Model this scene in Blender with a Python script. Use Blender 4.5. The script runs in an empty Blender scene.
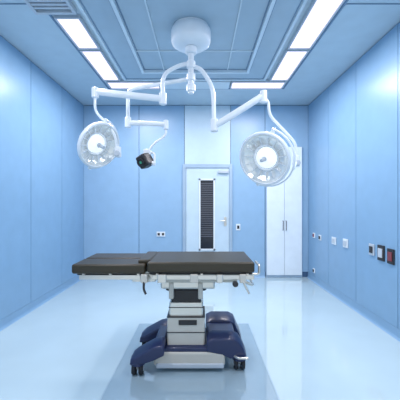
import bpy, bmesh, math
from mathutils import Vector, Matrix
S=bpy.context.scene
S.view_settings.view_transform='Standard'
# ---------------------------------------------------------------- materials
def mat(name,col,rough=.5,metal=0,emit=None,es=0,var=.03,scale=6,coat=0,bump=0):
    m=bpy.data.materials.new(name); m.use_nodes=True
    nt=m.node_tree; b=nt.nodes['Principled BSDF']
    b.inputs['Roughness'].default_value=rough; b.inputs['Metallic'].default_value=metal
    b.inputs['Coat Weight'].default_value=coat
    tc=nt.nodes.new('ShaderNodeTexCoord'); n=nt.nodes.new('ShaderNodeTexNoise'); n.inputs['Scale'].default_value=scale
    r=nt.nodes.new('ShaderNodeValToRGB')
    r.color_ramp.elements[0].position=.3; r.color_ramp.elements[1].position=.7
    r.color_ramp.elements[0].color=(*[c*(1-var) for c in col],1); r.color_ramp.elements[1].color=(*[min(1,c*(1+var)) for c in col],1)
    nt.links.new(tc.outputs['Object'],n.inputs['Vector']); nt.links.new(n.outputs['Fac'],r.inputs['Fac']); nt.links.new(r.outputs['Color'],b.inputs['Base Color'])
    if bump:
        bp=nt.nodes.new('ShaderNodeBump'); bp.inputs['Strength'].default_value=bump; n2=nt.nodes.new('ShaderNodeTexNoise'); n2.inputs['Scale'].default_value=60
        nt.links.new(tc.outputs['Object'],n2.inputs['Vector']); nt.links.new(n2.outputs['Fac'],bp.inputs['Height']); nt.links.new(bp.outputs['Normal'],b.inputs['Normal'])
    if emit:
        b.inputs['Emission Color'].default_value=(*emit,1); b.inputs['Emission Strength'].default_value=es
    return m
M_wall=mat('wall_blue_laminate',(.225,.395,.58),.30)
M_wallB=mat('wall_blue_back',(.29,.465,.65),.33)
M_wallL=mat('wall_pale_blue',(.56,.70,.80),.35)
M_seam=mat('seam_dark',(.06,.13,.25),.6)
M_floor=mat('floor_vinyl',(.54,.68,.72),.04,var=.02,scale=3,coat=1.0)
M_inlay=mat('floor_inlay_vinyl',(.33,.45,.52),.06,var=.02,coat=.8)
M_inedge=mat('floor_inlay_edge',(.42,.55,.63),.2)
M_ceil=mat('ceiling_metal',(.50,.62,.70),.4)
M_ceilD=mat('ceiling_metal_dark',(.38,.50,.59),.4)
M_ceilF=mat('ceiling_frame',(.62,.73,.80),.35)
M_ceilG=mat('ceiling_groove',(.16,.26,.38),.5)
M_lightp=mat('light_diffuser',(.85,.76,.80),.4,emit=(1,.82,.90),es=.92)
M_white=mat('white_enamel',(.78,.83,.87),.28,coat=.3)
M_whiteG=mat('grey_enamel',(.50,.56,.62),.35)
M_door=mat('door_paint',(.56,.69,.78),.35)
M_doorT=mat('door_frame_metal',(.38,.50,.62),.3,.2)
M_cab=mat('cabinet_white',(.78,.86,.92),.35)
M_black=mat('black_vinyl',(.034,.027,.013),.44,bump=.05)
M_steel=mat('brushed_steel',(.70,.68,.62),.28,.85)
M_beige=mat('beige_plastic',(.58,.56,.50),.4)
M_navy=mat('navy_plastic',(.016,.026,.085),.35,coat=.15)
M_dark=mat('dark_plastic',(.02,.02,.022),.45)
M_rubber=mat('rubber',(.012,.014,.02),.6)
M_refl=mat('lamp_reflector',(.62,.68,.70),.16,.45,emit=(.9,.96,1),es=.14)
M_bulb=mat('lamp_glow',(.9,.95,1),.3,emit=(.95,.98,1),es=.5)
M_glassd=mat('window_dark_glass',(.02,.025,.035),.15)
M_slat=mat('blind_slat',(.11,.115,.14),.5)
M_red=mat('red_plastic',(.22,.04,.05),.4)
M_green=mat('green_plastic',(.05,.35,.2),.4)
# ---------------------------------------------------------------- helpers
def link(o): S.collection.objects.link(o); return o
def empty(name,loc):
    e=bpy.data.objects.new(name,None); e.location=loc; e.empty_display_size=.1; link(e); return e
def par(o,p):
    if p is not None:
        o.parent=p; o.matrix_parent_inverse=Matrix.Translation(-Vector(p.location))
    return o
def finish(name,bm,mats,parent=None,smooth=False,bevel=0,seg=2,angle=40):
    me=bpy.data.meshes.new(name); bmesh.ops.recalc_face_normals(bm,faces=bm.faces); bm.to_mesh(me); bm.free()
    for m in mats: me.materials.append(m)
    o=bpy.data.objects.new(name,me); link(o)
    if bevel:
        b=o.modifiers.new('bevel','BEVEL'); b.width=bevel; b.segments=seg; b.limit_method='ANGLE'; b.angle_limit=math.radians(35)
    if smooth:
        for p in me.polygons: p.use_smooth=True
        me.set_sharp_from_angle(angle=math.radians(angle))
    return par(o,parent)
def addbox(bm,lo,hi,mi=0):
    vs=[bm.verts.new((x,y,z)) for x in (lo[0],hi[0]) for y in (lo[1],hi[1]) for z in (lo[2],hi[2])]
    for f in ((0,1,3,2),(4,6,7,5),(0,4,5,1),(2,3,7,6),(0,2,6,4),(1,5,7,3)):
        fc=bm.faces.new([vs[i] for i in f]); fc.material_index=mi
def boxes(name,lst,mats,parent=None,bevel=0,seg=2):
    bm=bmesh.new()
    for b in lst: addbox(bm,b[0],b[1],b[2] if len(b)>2 else 0)
    return finish(name,bm,mats,parent,bevel=bevel,seg=seg,smooth=bool(bevel and seg>2))
def box(name,lo,hi,m,parent=None,bevel=.004,seg=2): return boxes(name,[(lo,hi)],[m],parent,bevel,seg)
def frame_for(d):
    d=Vector(d).normalized(); return d.to_track_quat('Z','Y').to_matrix().to_4x4()
def lathe(name,prof,m,loc,direction=(0,0,1),parent=None,n=40,smooth=True,angle=40):
    bm=bmesh.new(); rings=[]
    for r,z in prof:
        if r<1e-6: rings.append([bm.verts.new((0,0,z))])
        else: rings.append([bm.verts.new((r*math.cos(2*math.pi*i/n),r*math.sin(2*math.pi*i/n),z)) for i in range(n)])
    for a,b in zip(rings,rings[1:]):
        for i in range(n):
            j=(i+1)%n
            if len(a)==1 and len(b)==1: break
            if len(a)==1: bm.faces.new((a[0],b[i],b[j]))
            elif len(b)==1: bm.faces.new((a[i],a[j],b[0]))
            else: bm.faces.new((a[i],a[j],b[j],b[i]))
    bm.transform(Matrix.Translation(Vector(loc))@frame_for(direction))
    return finish(name,bm,[m],parent,smooth=smooth,angle=angle)
def cyl(name,p0,p1,r,m,parent=None,n=28,bev=.15):
    p0=Vector(p0);p1=Vector(p1);L=(p1-p0).length; b=min(r*bev,L*.2)
    return lathe(name,[(0,0),(r-b,0),(r,b),(r,L-b),(r-b,L),(0,L)],m,p0,p1-p0,parent,n)
def tube(name,pts,r,m,parent=None,fillet=.05,n=16):
    pts=[Vector(p) for p in pts]; path=[pts[0]]
    for i in range(1,len(pts)-1):
        a,b,c=pts[i-1],pts[i],pts[i+1]
        f=min(fillet,(a-b).length*.48,(c-b).length*.48)
        s=b+(a-b).normalized()*f; e=b+(c-b).normalized()*f
        for k in range(7):
            t=k/6; path.append(s*(1-t)**2+b*2*t*(1-t)+e*t*t)
    path.append(pts[-1])
    bm=bmesh.new(); rings=[]; up=None
    for i,p in enumerate(path):
        t=(path[min(i+1,len(path)-1)]-path[max(i-1,0)]).normalized()
        if up is None: up=t.orthogonal().normalized()
        up=(up-t*up.dot(t)).normalized(); v=t.cross(up)
        rings.append([bm.verts.new(p+(up*math.cos(2*math.pi*k/n)+v*math.sin(2*math.pi*k/n))*r) for k in range(n)])
    for a,b in zip(rings,rings[1:]):
        for k in range(n): bm.faces.new((a[k],a[(k+1)%n],b[(k+1)%n],b[k]))
    bm.faces.new(rings[0][::-1]); bm.faces.new(rings[-1])
    return finish(name,bm,[m],parent,smooth=True)
# ---------------------------------------------------------------- room
XL,XR,YB,YF,ZC=-2.17,2.0,5.58,-1.4,3.2
boxes('floor',[((XL-.1,YF,-.1),(XR+.1,YB+.1,0))],[M_floor])
def panels_side(name,x0,x1,xs,seams,mpanel):
    lst=[((x0,YF,0),(x1,YB,ZC),1)]
    for a,b in zip(seams,seams[1:]):
        lst.append(((xs[0],a+.005,.10),(xs[1],b-.005,ZC-.012),0))
    return boxes(name,lst,[mpanel,M_seam])
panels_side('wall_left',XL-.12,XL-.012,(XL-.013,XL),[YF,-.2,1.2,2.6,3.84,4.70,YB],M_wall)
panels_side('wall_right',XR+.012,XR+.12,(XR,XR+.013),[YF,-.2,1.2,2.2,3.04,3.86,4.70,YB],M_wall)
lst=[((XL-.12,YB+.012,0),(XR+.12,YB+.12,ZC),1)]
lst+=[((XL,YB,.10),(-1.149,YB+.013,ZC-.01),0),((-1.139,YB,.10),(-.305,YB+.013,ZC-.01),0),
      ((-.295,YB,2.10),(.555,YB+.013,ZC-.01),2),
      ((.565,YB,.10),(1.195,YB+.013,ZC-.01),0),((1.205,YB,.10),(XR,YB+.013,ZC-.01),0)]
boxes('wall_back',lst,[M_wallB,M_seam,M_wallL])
def cove(name,pts,m):
    bm=bmesh.new(); A=[bm.verts.new(p) for p in pts[0]]; B=[bm.verts.new(p) for p in pts[1]]; n=len(A)
    for i in range(n): bm.faces.new((A[i],A[(i+1)%n],B[(i+1)%n],B[i]))
    bm.faces.new(A[::-1]); bm.faces.new(B); return finish(name,bm,[m])
prof=[(-.012,0),(.035,0),(.018,.006),(.008,.018),(.004,.04),(.004,.098),(-.012,.098)]
cove('baseboard_left',[[(XL+a,YF,b) for a,b in prof],[(XL+a,YB,b) for a,b in prof]],M_wall)
cove('baseboard_right',[[(XR-a,YF,b) for a,b in prof],[(XR-a,YB,b) for a,b in prof]],M_wall)
for i,(a,b) in enumerate(((XL,-.34),(.60,1.20))):
    cove('baseboard_back' if i==0 else 'baseboard_back_side',[[(a,YB-p,q) for p,q in prof],[(b,YB-p,q) for p,q in prof]],M_wallB)
boxes('floor_inlay',[((-.69,1.98,.0002),(.54,3.40,.002),0)],[M_inlay])
e=.010
boxes('trim_floor',[((-.69-e,1.98-e,.0002),(-.69,3.40+e,.003)),((.54,1.98-e,.0002),(.54+e,3.40+e,.003)),
  ((-.69,1.98-e,.0002),(.54,1.98,.003)),((-.69,3.40,.0002),(.54,3.40+e,.003))],[M_inedge])
# ceiling
boxes('ceiling',[((XL-.12,YF,ZC),(XR+.12,YB+.12,ZC+.12),0)],[M_ceil])
def ring(lo,hi,w,z0,z1,mi):
    return [((lo[0],lo[1],z0),(lo[0]+w,hi[1],z1),mi),((hi[0]-w,lo[1],z0),(hi[0],hi[1],z1),mi),
            ((lo[0]+w,lo[1],z0),(hi[0]-w,lo[1]+w,z1),mi),((lo[0]+w,hi[1]-w,z0),(hi[0]-w,hi[1],z1),mi)]
lst=[((-1.10,.2,ZC-.02),(.93,4.38,ZC-.001),1)]
lst+=ring((-1.12,.18),(.95,4.40),.03,ZC-.035,ZC-.001,0)
lst+=ring((-1.08,.22),(.91,4.36),.012,ZC-.023,ZC-.019,2)
lst+=ring((-.80,.5),(.66,4.10),.035,ZC-.06,ZC-.02,0)
lst+=ring((-.82,.48),(.68,4.12),.019,ZC-.024,ZC-.019,2)
lst+=ring((-.762,.54),(.622,4.06),.012,ZC-.024,ZC-.019,2)
lst+=[((-.50,.55,ZC-.035),(-.488,4.05,ZC-.02),0),((.36,.55,ZC-.035),(.372,4.05,ZC-.02),0)]
for yy in (1.4,2.3,3.55): lst.append(((-.765,yy,ZC-.033),(.625,yy+.012,ZC-.02),0))
boxes('trim_ceiling_airflow',lst,[M_ceilF,M_ceilD,M_ceilG],bevel=0)
lst=[]
for yy in (-.2,1.3,2.75): lst+= [((XL,yy,ZC-.006),(-1.46,yy+.01,ZC-.0005)),((1.34,yy,ZC-.006),(XR,yy+.01,ZC-.0005))]
lst+=[((-1.47,-1.2,ZC-.012),(-1.45,4.78,ZC-.0005)),((1.31,-1.2,ZC-.012),(1.33,4.78,ZC-.0005)),((-1.45,4.76,ZC-.012),(1.31,4.78,ZC-.0005))]
boxes('trim_ceiling_grid',lst,[M_ceilG])
def panel_light(x0,y0,x1,y1,power):
    c=((x0+x1)/2,(y0+y1)/2,ZC-.03)
    p=empty('ceiling_light_panel',c)
    boxes('housing',ring((x0,y0),(x1,y1),.018,ZC-.045,ZC-.001,0)+[((x0+.018,y0+.018,ZC-.012),(x1-.018,y1-.018,ZC-.001),0)],[M_whiteG],p,bevel=.003)
    boxes('diffuser',[((x0+.018,y0+.018,ZC-.032),(x1-.018,y1-.018,ZC-.013))],[M_lightp],p)
    l=bpy.data.lights.new('lamp','AREA'); l.shape='RECTANGLE'; l.size=x1-x0-.04; l.size_y=y1-y0-.04; l.energy=power; l.color=(1,.95,.97)
    o=bpy.data.objects.new('lamp',l); o.location=(c[0],c[1],ZC-.048); link(o); par(o,p)
K=22
for a,b in ((.4,1.2),(1.3,2.1),(2.9,3.49),(3.52,4.38)): panel_light(-1.42,a,-1.17,b,K*(b-a))
for a,b in ((.4,1.2),(1.3,2.1),(2.55,3.49),(3.52,4.38)): panel_light(1.01,a,1.28,b,K*(b-a))
panel_light(-1.40,4.43,-.62,4.70,K*.8); panel_light(.46,4.43,1.27,4.70,K*.8)
boxes('trim_ceiling_cross',[((-.60,4.43,ZC-.04),(.44,4.70,ZC-.001))],[M_ceilF],bevel=.004)
v=empty('ceiling_vent',(-1.34,2.62,ZC))
boxes('grille',ring((-1.56,2.35),(-1.17,2.84),.03,ZC-.05,ZC-.001,0)+[((-1.53,2.40+i*.05,ZC-.04),(-1.20,2.425+i*.05,ZC-.005),0) for i in range(8)],[M_whiteG],v,bevel=.003)
# door
d=empty('door_1',(.13,YB,0))
boxes('frame',[((-.33,YB-.03,0),(-.27,YB+.011,2.10)),((.53,YB-.03,0),(.59,YB+.011,2.10)),((-.27,YB-.03,2.03),(.53,YB+.011,2.10))],[M_doorT],d,bevel=.004)
wx0,wx1,wz0,wz1=-.03,.27,.50,1.83
boxes('leaf',[((-.268,YB-.012,.008),(wx0,YB+.010,2.028)),((wx1,YB-.012,.008),(.528,YB+.010,2.028)),((wx0,YB-.012,.008),(wx1,YB+.010,wz0)),((wx0,YB-.012,wz1),(wx1,YB+.010,2.028))],[M_door],d)
boxes('window_frame',[((wx0,YB-.025,wz0),(wx0+.03,YB,wz1)),((wx1-.03,YB-.025,wz0),(wx1,YB,wz1)),((wx0,YB-.025,wz0),(wx1,YB,wz0+.03)),((wx0,YB-.025,wz1-.03),(wx1,YB,wz1))],[M_white],d)
box('glass',(wx0+.03,YB-.004,wz0+.03),(wx1-.03,YB+.004,wz1-.03),M_glassd,d,0)
boxes('louvre',[((wx0+.032,YB-.014,wz0+.25+i*.034),(wx1-.032,YB-.006,wz0+.262+i*.034)) for i in range(30)],[M_slat],d)
tube('handle',[(.46,YB-.012,1.05),(.46,YB-.06,1.05),(.36,YB-.06,1.05)],.010,M_steel,d,.02)
box('handle_plate',(.435,YB-.02,.95),(.485,YB-.012,1.12),M_steel,d)
box('closer',(.33,YB-.06,1.93),(.52,YB-.012,1.98),M_whiteG,d)
# cabinet
c=empty('storage_cabinet',(1.545,YB-.02,0))
boxes('carcass',[((1.21,YB-.04,0.001),(1.88,YB-.001,2.42))],[M_doorT],c,bevel=.004)
boxes('doors',[((1.222,YB-.06,.05),(1.541,YB-.041,2.41)),((1.547,YB-.06,.05),(1.868,YB-.041,2.41))],[M_cab],c,bevel=.004)
tube('handle_a',[(1.515,YB-.06,1.05),(1.515,YB-.085,1.05),(1.515,YB-.085,.88),(1.515,YB-.06,.88)],.006,M_dark,c,.01)
tube('handle_b',[(1.573,YB-.06,1.05),(1.573,YB-.085,1.05),(1.573,YB-.085,.88),(1.573,YB-.06,.88)],.006,M_dark,c,.01)
# wall outlets
def outlet_back(x,z,w=.09,h=.09,m=M_white,name='wall_socket',n=1):
    p=empty(name,(x,YB,z)); box('plate',(x-w/2,YB-.014,z-h/2),(x+w/2,YB-.001,z+h/2),m,p)
    for k in range(n):
        xc=x-w/2+w*(k+.5)/n; ww=w/n*.26
        box('insert_%d'%k,(xc-ww,YB-.018,z-h/4),(xc+ww,YB-.014,z+h/4),M_dark,p,.001)
outlet_back(-.735,.80,.16,.09,n=2)
outlet_back(.70,.93,.08,.12,M_white,'light_switch')
def outlet_right(y,z,w,h,m,mi,name='wall_socket'):
    p=empty(name,(XR,y,z)); box('plate',(XR-.016,y-w/2,z-h/2),(XR-.001,y+w/2,z+h/2),m,p)
    box('insert',(XR-.024,y-w/3.2,z-h/3.4),(XR-.016,y+w/3.2,z+h/3.4),mi,p,.002)
outlet_right(5.27,.81,.09,.09,M_white,M_red,'gas_outlet'); outlet_right(5.0,.80,.09,.09,M_white,M_dark,'gas_outlet')
outlet_right(4.48,.81,.13,.11,M_white,M_whiteG); outlet_right(4.12,.82,.13,.12,M_white,M_whiteG)
outlet_right(3.49,.83,.10,.13,M_whiteG,M_dark); outlet_right(3.31,.82,.12,.17,M_dark,M_whiteG); outlet_right(3.14,.81,.11,.16,M_dark,M_red)
outlet_right(5.27,.13+.06,.08,.08,M_white,M_dark)
# ---------------------------------------------------------------- surgical light
PX,PY=-.098,3.10
L=empty('surgical_light',(PX,PY,ZC))
lathe('ceiling_canopy',[(0,2.975),(.10,2.978),(.165,2.99),(.195,3.012),(.205,3.04),(.205,3.13),(.198,3.155),(.185,3.165),(.185,3.178),(0,3.178)],M_white,(PX,PY,0),parent=L,n=56)
cyl('canopy_flange',(PX,PY,2.91),(PX,PY,2.98),.060,M_white,L)
cyl('pole',(PX,PY,2.50),(PX,PY,2.92),.030,M_white,L)
for i,z in enumerate((2.795,2.665,2.555)): cyl('hub_%d'%i,(PX,PY,z-.035),(PX,PY,z+.04),.046,M_white,L)
ax=-.387
tube('arm_a_upper',[(PX,PY,2.81),(PX-.10,PY,2.80),(ax,PY-.02,2.70),(ax,PY-.02,2.44)],.021,M_white,L,.10)
cyl('arm_a_joint',(ax,PY-.02,2.38),(ax,PY-.02,2.50),.038,M_white,L)
tube('arm_a_spring',[(ax,PY-.02,2.44),(-.60,PY-.04,2.455),(-1.06,PY-.05,2.50)],.034,M_white,L,.2)
cyl('arm_a_end',(-1.07,PY-.05,2.44),(-1.07,PY-.05,2.54),.036,M_white,L)
tube('arm_a_drop',[(-1.07,PY-.05,2.46),(-1.075,PY-.05,2.30),(-.93,PY-.05,2.16),(-.87,PY-.02,2.05),(-.87,PY+.02,1.93)],.014,M_white,L,.07)
tube('arm_b_upper',[(PX,PY,2.66),(PX-.08,PY+.05,2.66),(-.798,3.3,2.62),(-.798,3.3,2.27)],.021,M_white,L,.08)
cyl('arm_b_joint',(-.798,3.3,2.20),(-.798,3.3,2.31),.034,M_white,L)
tube('arm_b_lower',[(-.798,3.3,2.255),(-.38,3.3,2.235)],.027,M_white,L)
cyl('arm_b_end',(-.38,3.3,2.18),(-.38,3.3,2.28),.028,M_white,L)
tube('arm_b_drop',[(-.38,3.3,2.22),(-.38,3.3,2.11),(-.50,3.28,2.03),(-.575,3.27,1.93)],.013,M_white,L,.05)
tube('arm_c_upper',[(PX,PY,2.785),(PX+.10,PY-.01,2.755),(.13,PY-.03,2.56),(.14,PY-.03,2.18)],.022,M_white,L,.14)
cyl('arm_c_joint',(.14,PY-.03,2.10),(.14,PY-.03,2.23),.038,M_white,L)
tube('arm_c_spring',[(.14,PY-.03,2.16),(.25,PY-.04,2.22),(.62,PY-.05,2.45)],.034,M_white,L,.05)
cyl('arm_c_end',(.64,PY-.05,2.39),(.64,PY-.05,2.51),.036,M_white,L)
tube('arm_c_drop',[(.64,PY-.05,2.44),(.69,PY-.05,2.40),(.70,PY-.05,2.26),(.86,PY-.04,2.10),(.98,PY-.02,1.98),(.99,PY,1.84)],.015,M_white,L,.07)
def head(tag,c,nrm,R,joint):
    c=Vector(c); nrm=Vector(nrm).normalized()
    lathe(tag+'_housing',[(0,-.115),(.07,-.112),(.12,-.095),(R*.82,-.05),(R*.97,-.012),(R*1.03,.0),(R*1.04,.018),(R*1.0,.034),(R*.95,.036),(R*.93,.028)],M_white,c,nrm,L,56)
    lathe(tag+'_reflector',[(R*.935,.026),(R*.86,-.002),(R*.72,-.028),(R*.52,-.046),(R*.36,-.050)],M_refl,c,nrm,L,30,smooth=False)
    lathe(tag+'_inner_ring',[(R*.50,-.046),(R*.52,-.03),(R*.47,-.025),(R*.44,-.05)],M_white,c,nrm,L,40)
    lathe(tag+'_bulb_shade',[(R*.42,-.055),(R*.40,-.030),(R*.30,-.008),(R*.16,.0),(0,.0)],M_bulb,c,nrm,L,40)
    bm=bmesh.new()
    for k in range(15):
        b2=bmesh.new(); addbox(b2,(R*.54,-.003,-.044),(R*.92,.003,-.006)); b2.transform(Matrix.Rotation(2*math.pi*k/15,4,'Z'))
        me=bpy.data.meshes.new('tmp'); b2.to_mesh(me); b2.free(); bm.from_mesh(me)
    bm.transform(Matrix.Translation(c)@frame_for(nrm)); finish(tag+'_ribs',bm,[M_white],L)
    lathe(tag+'_handle',[(0,.0),(.022,.0),(.026,.01),(.017,.03),(.019,.06),(.016,.085),(0,.09)],M_whiteG,c,nrm,L,24)
    j=Vector(joint); side=(j-c); side=(side-nrm*side.dot(nrm)).normalized(); up=nrm.cross(side)
    pts=[]
    for k in range(13):
        a=math.radians(-88+176*k/12); pts.append(c-nrm*.03+(side*math.cos(a)+up*math.sin(a))*(R*1.12))
    tube(tag+'_yoke',pts,.010,M_white,L,.02,12)
    for s_ in (-1,1):
        q=c-nrm*.02+up*s_*R*1.0; cyl(tag+'_pivot%d'%s_,q,q+up*s_*R*.17,.018,M_white,L)
    mid=c-nrm*.03+side*R*1.12
    tube(tag+'_link',[mid,j],.016,M_white,L)
    cyl(tag+'_knuckle',j-Vector((0,0,.055)),j+Vector((0,0,.055)),.034,M_white,L)
    cyl(tag+'_knuckle_side',j+Vector((0,-.05,-.02)),j+Vector((0,.04,-.02)),.030,M_whiteG,L)
head('head_a',(-1.035,3.05,1.96),(.86,-.56,-.46),.232,(-.86,3.12,1.90))
head('head_c',(.645,3.02,1.815),(-.56,-.74,-.34),.265,(.99,3.10,1.80))
bm=bmesh.new(); addbox(bm,(-.062,-.075,-.08),(.062,.075,.06)); 
bm.transform(Matrix.Translation((-.60,3.24,1.835))@Matrix.Rotation(math.radians(-28),4,'Y')@Matrix.Rotation(math.radians(-25),4,'Z'))
finish('camera_body',bm,[M_dark],L,smooth=True,bevel=.022,seg=4)
nn=Vector((-.45,-.80,-.35)).normalized(); cc=Vector((-.60,3.24,1.825))+nn*.07
lathe('camera_lens',[(.045,-.01),(.045,.014),(.036,.016),(.030,.006),(0,.004)],M_dark,cc,nn,L,32)
lathe('camera_lens_core',[(.018,.004),(.012,.010),(0,.011)],M_green,cc,nn,L,24)
box('camera_bracket',(-.62,3.25,1.88),(-.545,3.33,1.96),M_white,L,.01)
tube('camera_arm',[(-.58,3.30,1.93),(-.50,3.28,1.92),(-.50,3.26,1.82)],.012,M_white,L,.03)
cyl('camera_grip',(-.49,3.22,1.79),(-.55,3.25,1.81),.022,M_white,L)
# ---------------------------------------------------------------- operating table
T=empty('operating_table',(-.12,2.6,0))
def cushion(name,lo,hi): return box(name,lo,hi,M_black,T,.018,5)
cushion('cushion_seat',(-.42,2.34,.822),(.425,2.89,.905))
cushion('cushion_leg_front',(-1.01,2.34,.812),(-.435,2.605,.888))
cushion('cushion_leg_rear',(-1.01,2.625,.812),(-.435,2.89,.888))
box('cushion_gap_strap',(-.50,2.40,.88),(-.40,2.83,.914),M_black,T,.012,4)
boxes('support_plate',[((-.40,2.38,.800),(.41,2.84,.824)),((-.98,2.38,.795),(-.45,2.595,.814)),((-.98,2.63,.795),(-.45,2.84,.814))],[M_dark],T,bevel=.004)
for s_,y in (('front',2.345),('rear',2.86)):
    boxes('rail_'+s_,[((-.95,y,.768),(-.47,y+.012,.803)),((-.38,y,.768),(.42,y+.012,.803))],[M_steel],T,bevel=.003)
    boxes('rail_posts_'+s_,[((x,y+(.010 if s_=='front' else -.02),.780),(x+.02,y+(.035 if s_=='front' else .002),.812)) for x in (-.93,-.72,-.50,-.35,0,.36)],[M_steel],T)
boxes('under_frame',[((-.42,2.42,.745),(.38,2.46,.80)),((-.42,2.74,.745),(.38,2.78,.80)),((-.30,2.44,.72),(.30,2.76,.775))],[M_beige],T,bevel=.008)
boxes('leg_hinge',[((-.55,2.40,.735),(-.36,2.43,.80)),((-.55,2.77,.735),(-.36,2.80,.80)),((-.52,2.56,.74),(-.36,2.66,.79))],[M_steel],T,bevel=.008)
for y in (2.39,2.77): cyl('hinge_pin',(-.43,y,.765),(-.43,y+.05,.765),.032,M_steel,T)
for i,(x,w) in enumerate(((-.44,.05),(-.30,.07),(-.05,.06),(.15,.05),(.33,.05))):
    box('rail_clamp_%d'%i,(x-w/2,2.325,.745),(x+w/2,2.355,.812),M_steel if i%2 else M_beige,T,.006)
tube('clamp_lever_a',[(-.44,2.335,.76),(-.44,2.32,.70),(-.42,2.31,.665)],.009,M_dark,T,.02)
tube('clamp_lever_b',[(.33,2.335,.76),(.35,2.32,.72),(.375,2.31,.67)],.009,M_steel,T,.02)
cyl('clamp_knob',(.27,2.31,.74),(.27,2.345,.74),.022,M_dark,T)
tube('end_handle',[(.38,2.40,.80),(.47,2.40,.80),(.47,2.40,.87),(.47,2.55,.87)],.010,M_steel,T,.02)
tube('push_bar',[(.30,2.42,.76),(.42,2.40,.71),(.43,2.60,.71),(.42,2.78,.71),(.30,2.76,.76)],.011,M_steel,T,.03)
boxes('actuator',[((-.33,2.46,.66),(.12,2.52,.73)),((-.33,2.68,.66),(.12,2.74,.73))],[M_steel],T,bevel=.015)
cx=-.12
box('column_head',(cx-.17,2.47,.64),(cx+.17,2.73,.745),M_dark,T,.02,3)
boxes('column_yoke',[((cx-.14,2.45,.58),(cx-.10,2.75,.72)),((cx+.10,2.45,.58),(cx+.14,2.75,.72))],[M_beige],T,bevel=.01)
box('column_upper',(cx-.125,2.50,.52),(cx+.125,2.70,.66),M_dark,T,.012,3)
box('column_mid',(cx-.14,2.485,.40),(cx+.14,2.715,.545),M_steel,T,.012,3)
box('column_lower',(cx-.155,2.47,.16),(cx+.155,2.73,.43),M_beige,T,.012,3)
boxes('column_bands',[((cx-.158,2.466,z),(cx+.158,2.734,z+.006)) for z in (.30,.425)]+[((cx-.143,2.481,.50),(cx+.143,2.719,.506))],[M_dark],T)
box('control_label',(cx-.06,2.464,.365),(cx+.09,2.470,.405),M_dark,T,.001)
def base_shell(name,outline,y0,y1,inset,m,inset_back=.04,bv=.010):
    bm=bmesh.new(); n=len(outline); D=y1-y0
    ys=[(y0,inset),(y0+D*.3,inset*.15),(y1-D*.2,0),(y1,inset_back)]
    R_=[[bm.verts.new((p[0],y,p[1]-(i_ if p[1]>.15 else 0))) for p in outline] for y,i_ in ys]
    for a,b in zip(R_,R_[1:]):
        for k in range(n): bm.faces.new((a[k],a[(k+1)%n],b[(k+1)%n],b[k]))
    bm.faces.new(R_[0][::-1]); bm.faces.new(R_[-1])
    return finish(name,bm,[m],T,smooth=True,bevel=bv,seg=3,angle=35)
box('base_body',(-.38,2.42,.05),(.20,2.80,.165),M_beige,T,.02,4)
base_shell('base_cover',[(-.38,.155),(-.37,.19),(-.33,.215),(.05,.215),(.25,.215),(.27,.19),(.27,.155)],2.43,2.86,.02,M_navy)
# cross-shaped outrigger arms (front and rear, both sides)
LA=[(-.555,.10),(-.548,.15),(-.51,.185),(-.44,.225),(-.37,.262),(-.31,.275),(-.285,.26),(-.285,.20),(-.37,.16),(-.44,.11)]
RA=[(.24,.11),(.18,.17),(.05,.20),(.05,.275),(.10,.30),(.26,.30),(.31,.275),(.35,.215),(.372,.16),(.372,.11)]
base_shell('outrigger_left_front',LA,2.34,2.50,.03,M_navy)
base_shell('outrigger_left_rear',LA,2.72,2.90,.03,M_navy)
base_shell('outrigger_right_front',RA,2.42,2.56,.035,M_navy)
base_shell('outrigger_right_rear',[(p,q+(.03 if q>.25 else 0)) for p,q in RA],2.72,2.93,.03,M_navy)
box('spine_left',(-.375,2.44,.155),(-.285,2.80,.25),M_navy,T,.02,4)
box('spine_right',(.055,2.50,.17),(.29,2.80,.285),M_navy,T,.02,4)
box('base_skirt',(-.36,2.41,.035),(.19,2.78,.075),M_whiteG,T,.01)
for i,(x,y) in enumerate(((-.50,2.40),(-.50,2.83),(.32,2.48),(.32,2.85))):
    lathe('caster_cover_%d'%i,[(0,.165),(.03,.163),(.05,.15),(.058,.125),(.060,.088),(.052,.082),(0,.082)],M_navy,(x,y,0),parent=T,n=32)
    for s_ in (-1,1):
        cyl('caster_wheel_%d'%i,(x+s_*.012,y,.0525),(x+s_*.044,y,.0525),.0525,M_rubber,T,32)
        cyl('caster_hub_%d'%i,(x+s_*.044,y,.0525),(x+s_*.048,y,.0525),.026,M_whiteG,T)
    cyl('caster_axle_%d'%i,(x-.046,y,.0525),(x+.046,y,.0525),.014,M_whiteG,T)
    cyl('caster_stem_%d'%i,(x,y,.05),(x,y,.12),.011,M_whiteG,T)
tube('brake_pedal',[(.26,2.45,.13),(.30,2.39,.13),(.38,2.39,.13)],.010,M_steel,T,.02)
# ---------------------------------------------------------------- world, camera
w=bpy.data.worlds.new('World'); S.world=w; w.use_nodes=True
bg=w.node_tree.nodes['Background']; bg.inputs['Color'].default_value=(.82,.90,1,1); bg.inputs['Strength'].default_value=1.1
cam=bpy.data.cameras.new('Camera'); co=bpy.data.objects.new('Camera',cam); link(co)
co.location=(0,0,1.36); co.rotation_euler=(math.radians(90),0,0); cam.lens=27; cam.sensor_width=36; cam.shift_y=.01; cam.shift_x=-.00125; cam.clip_start=.05
S.camera=co
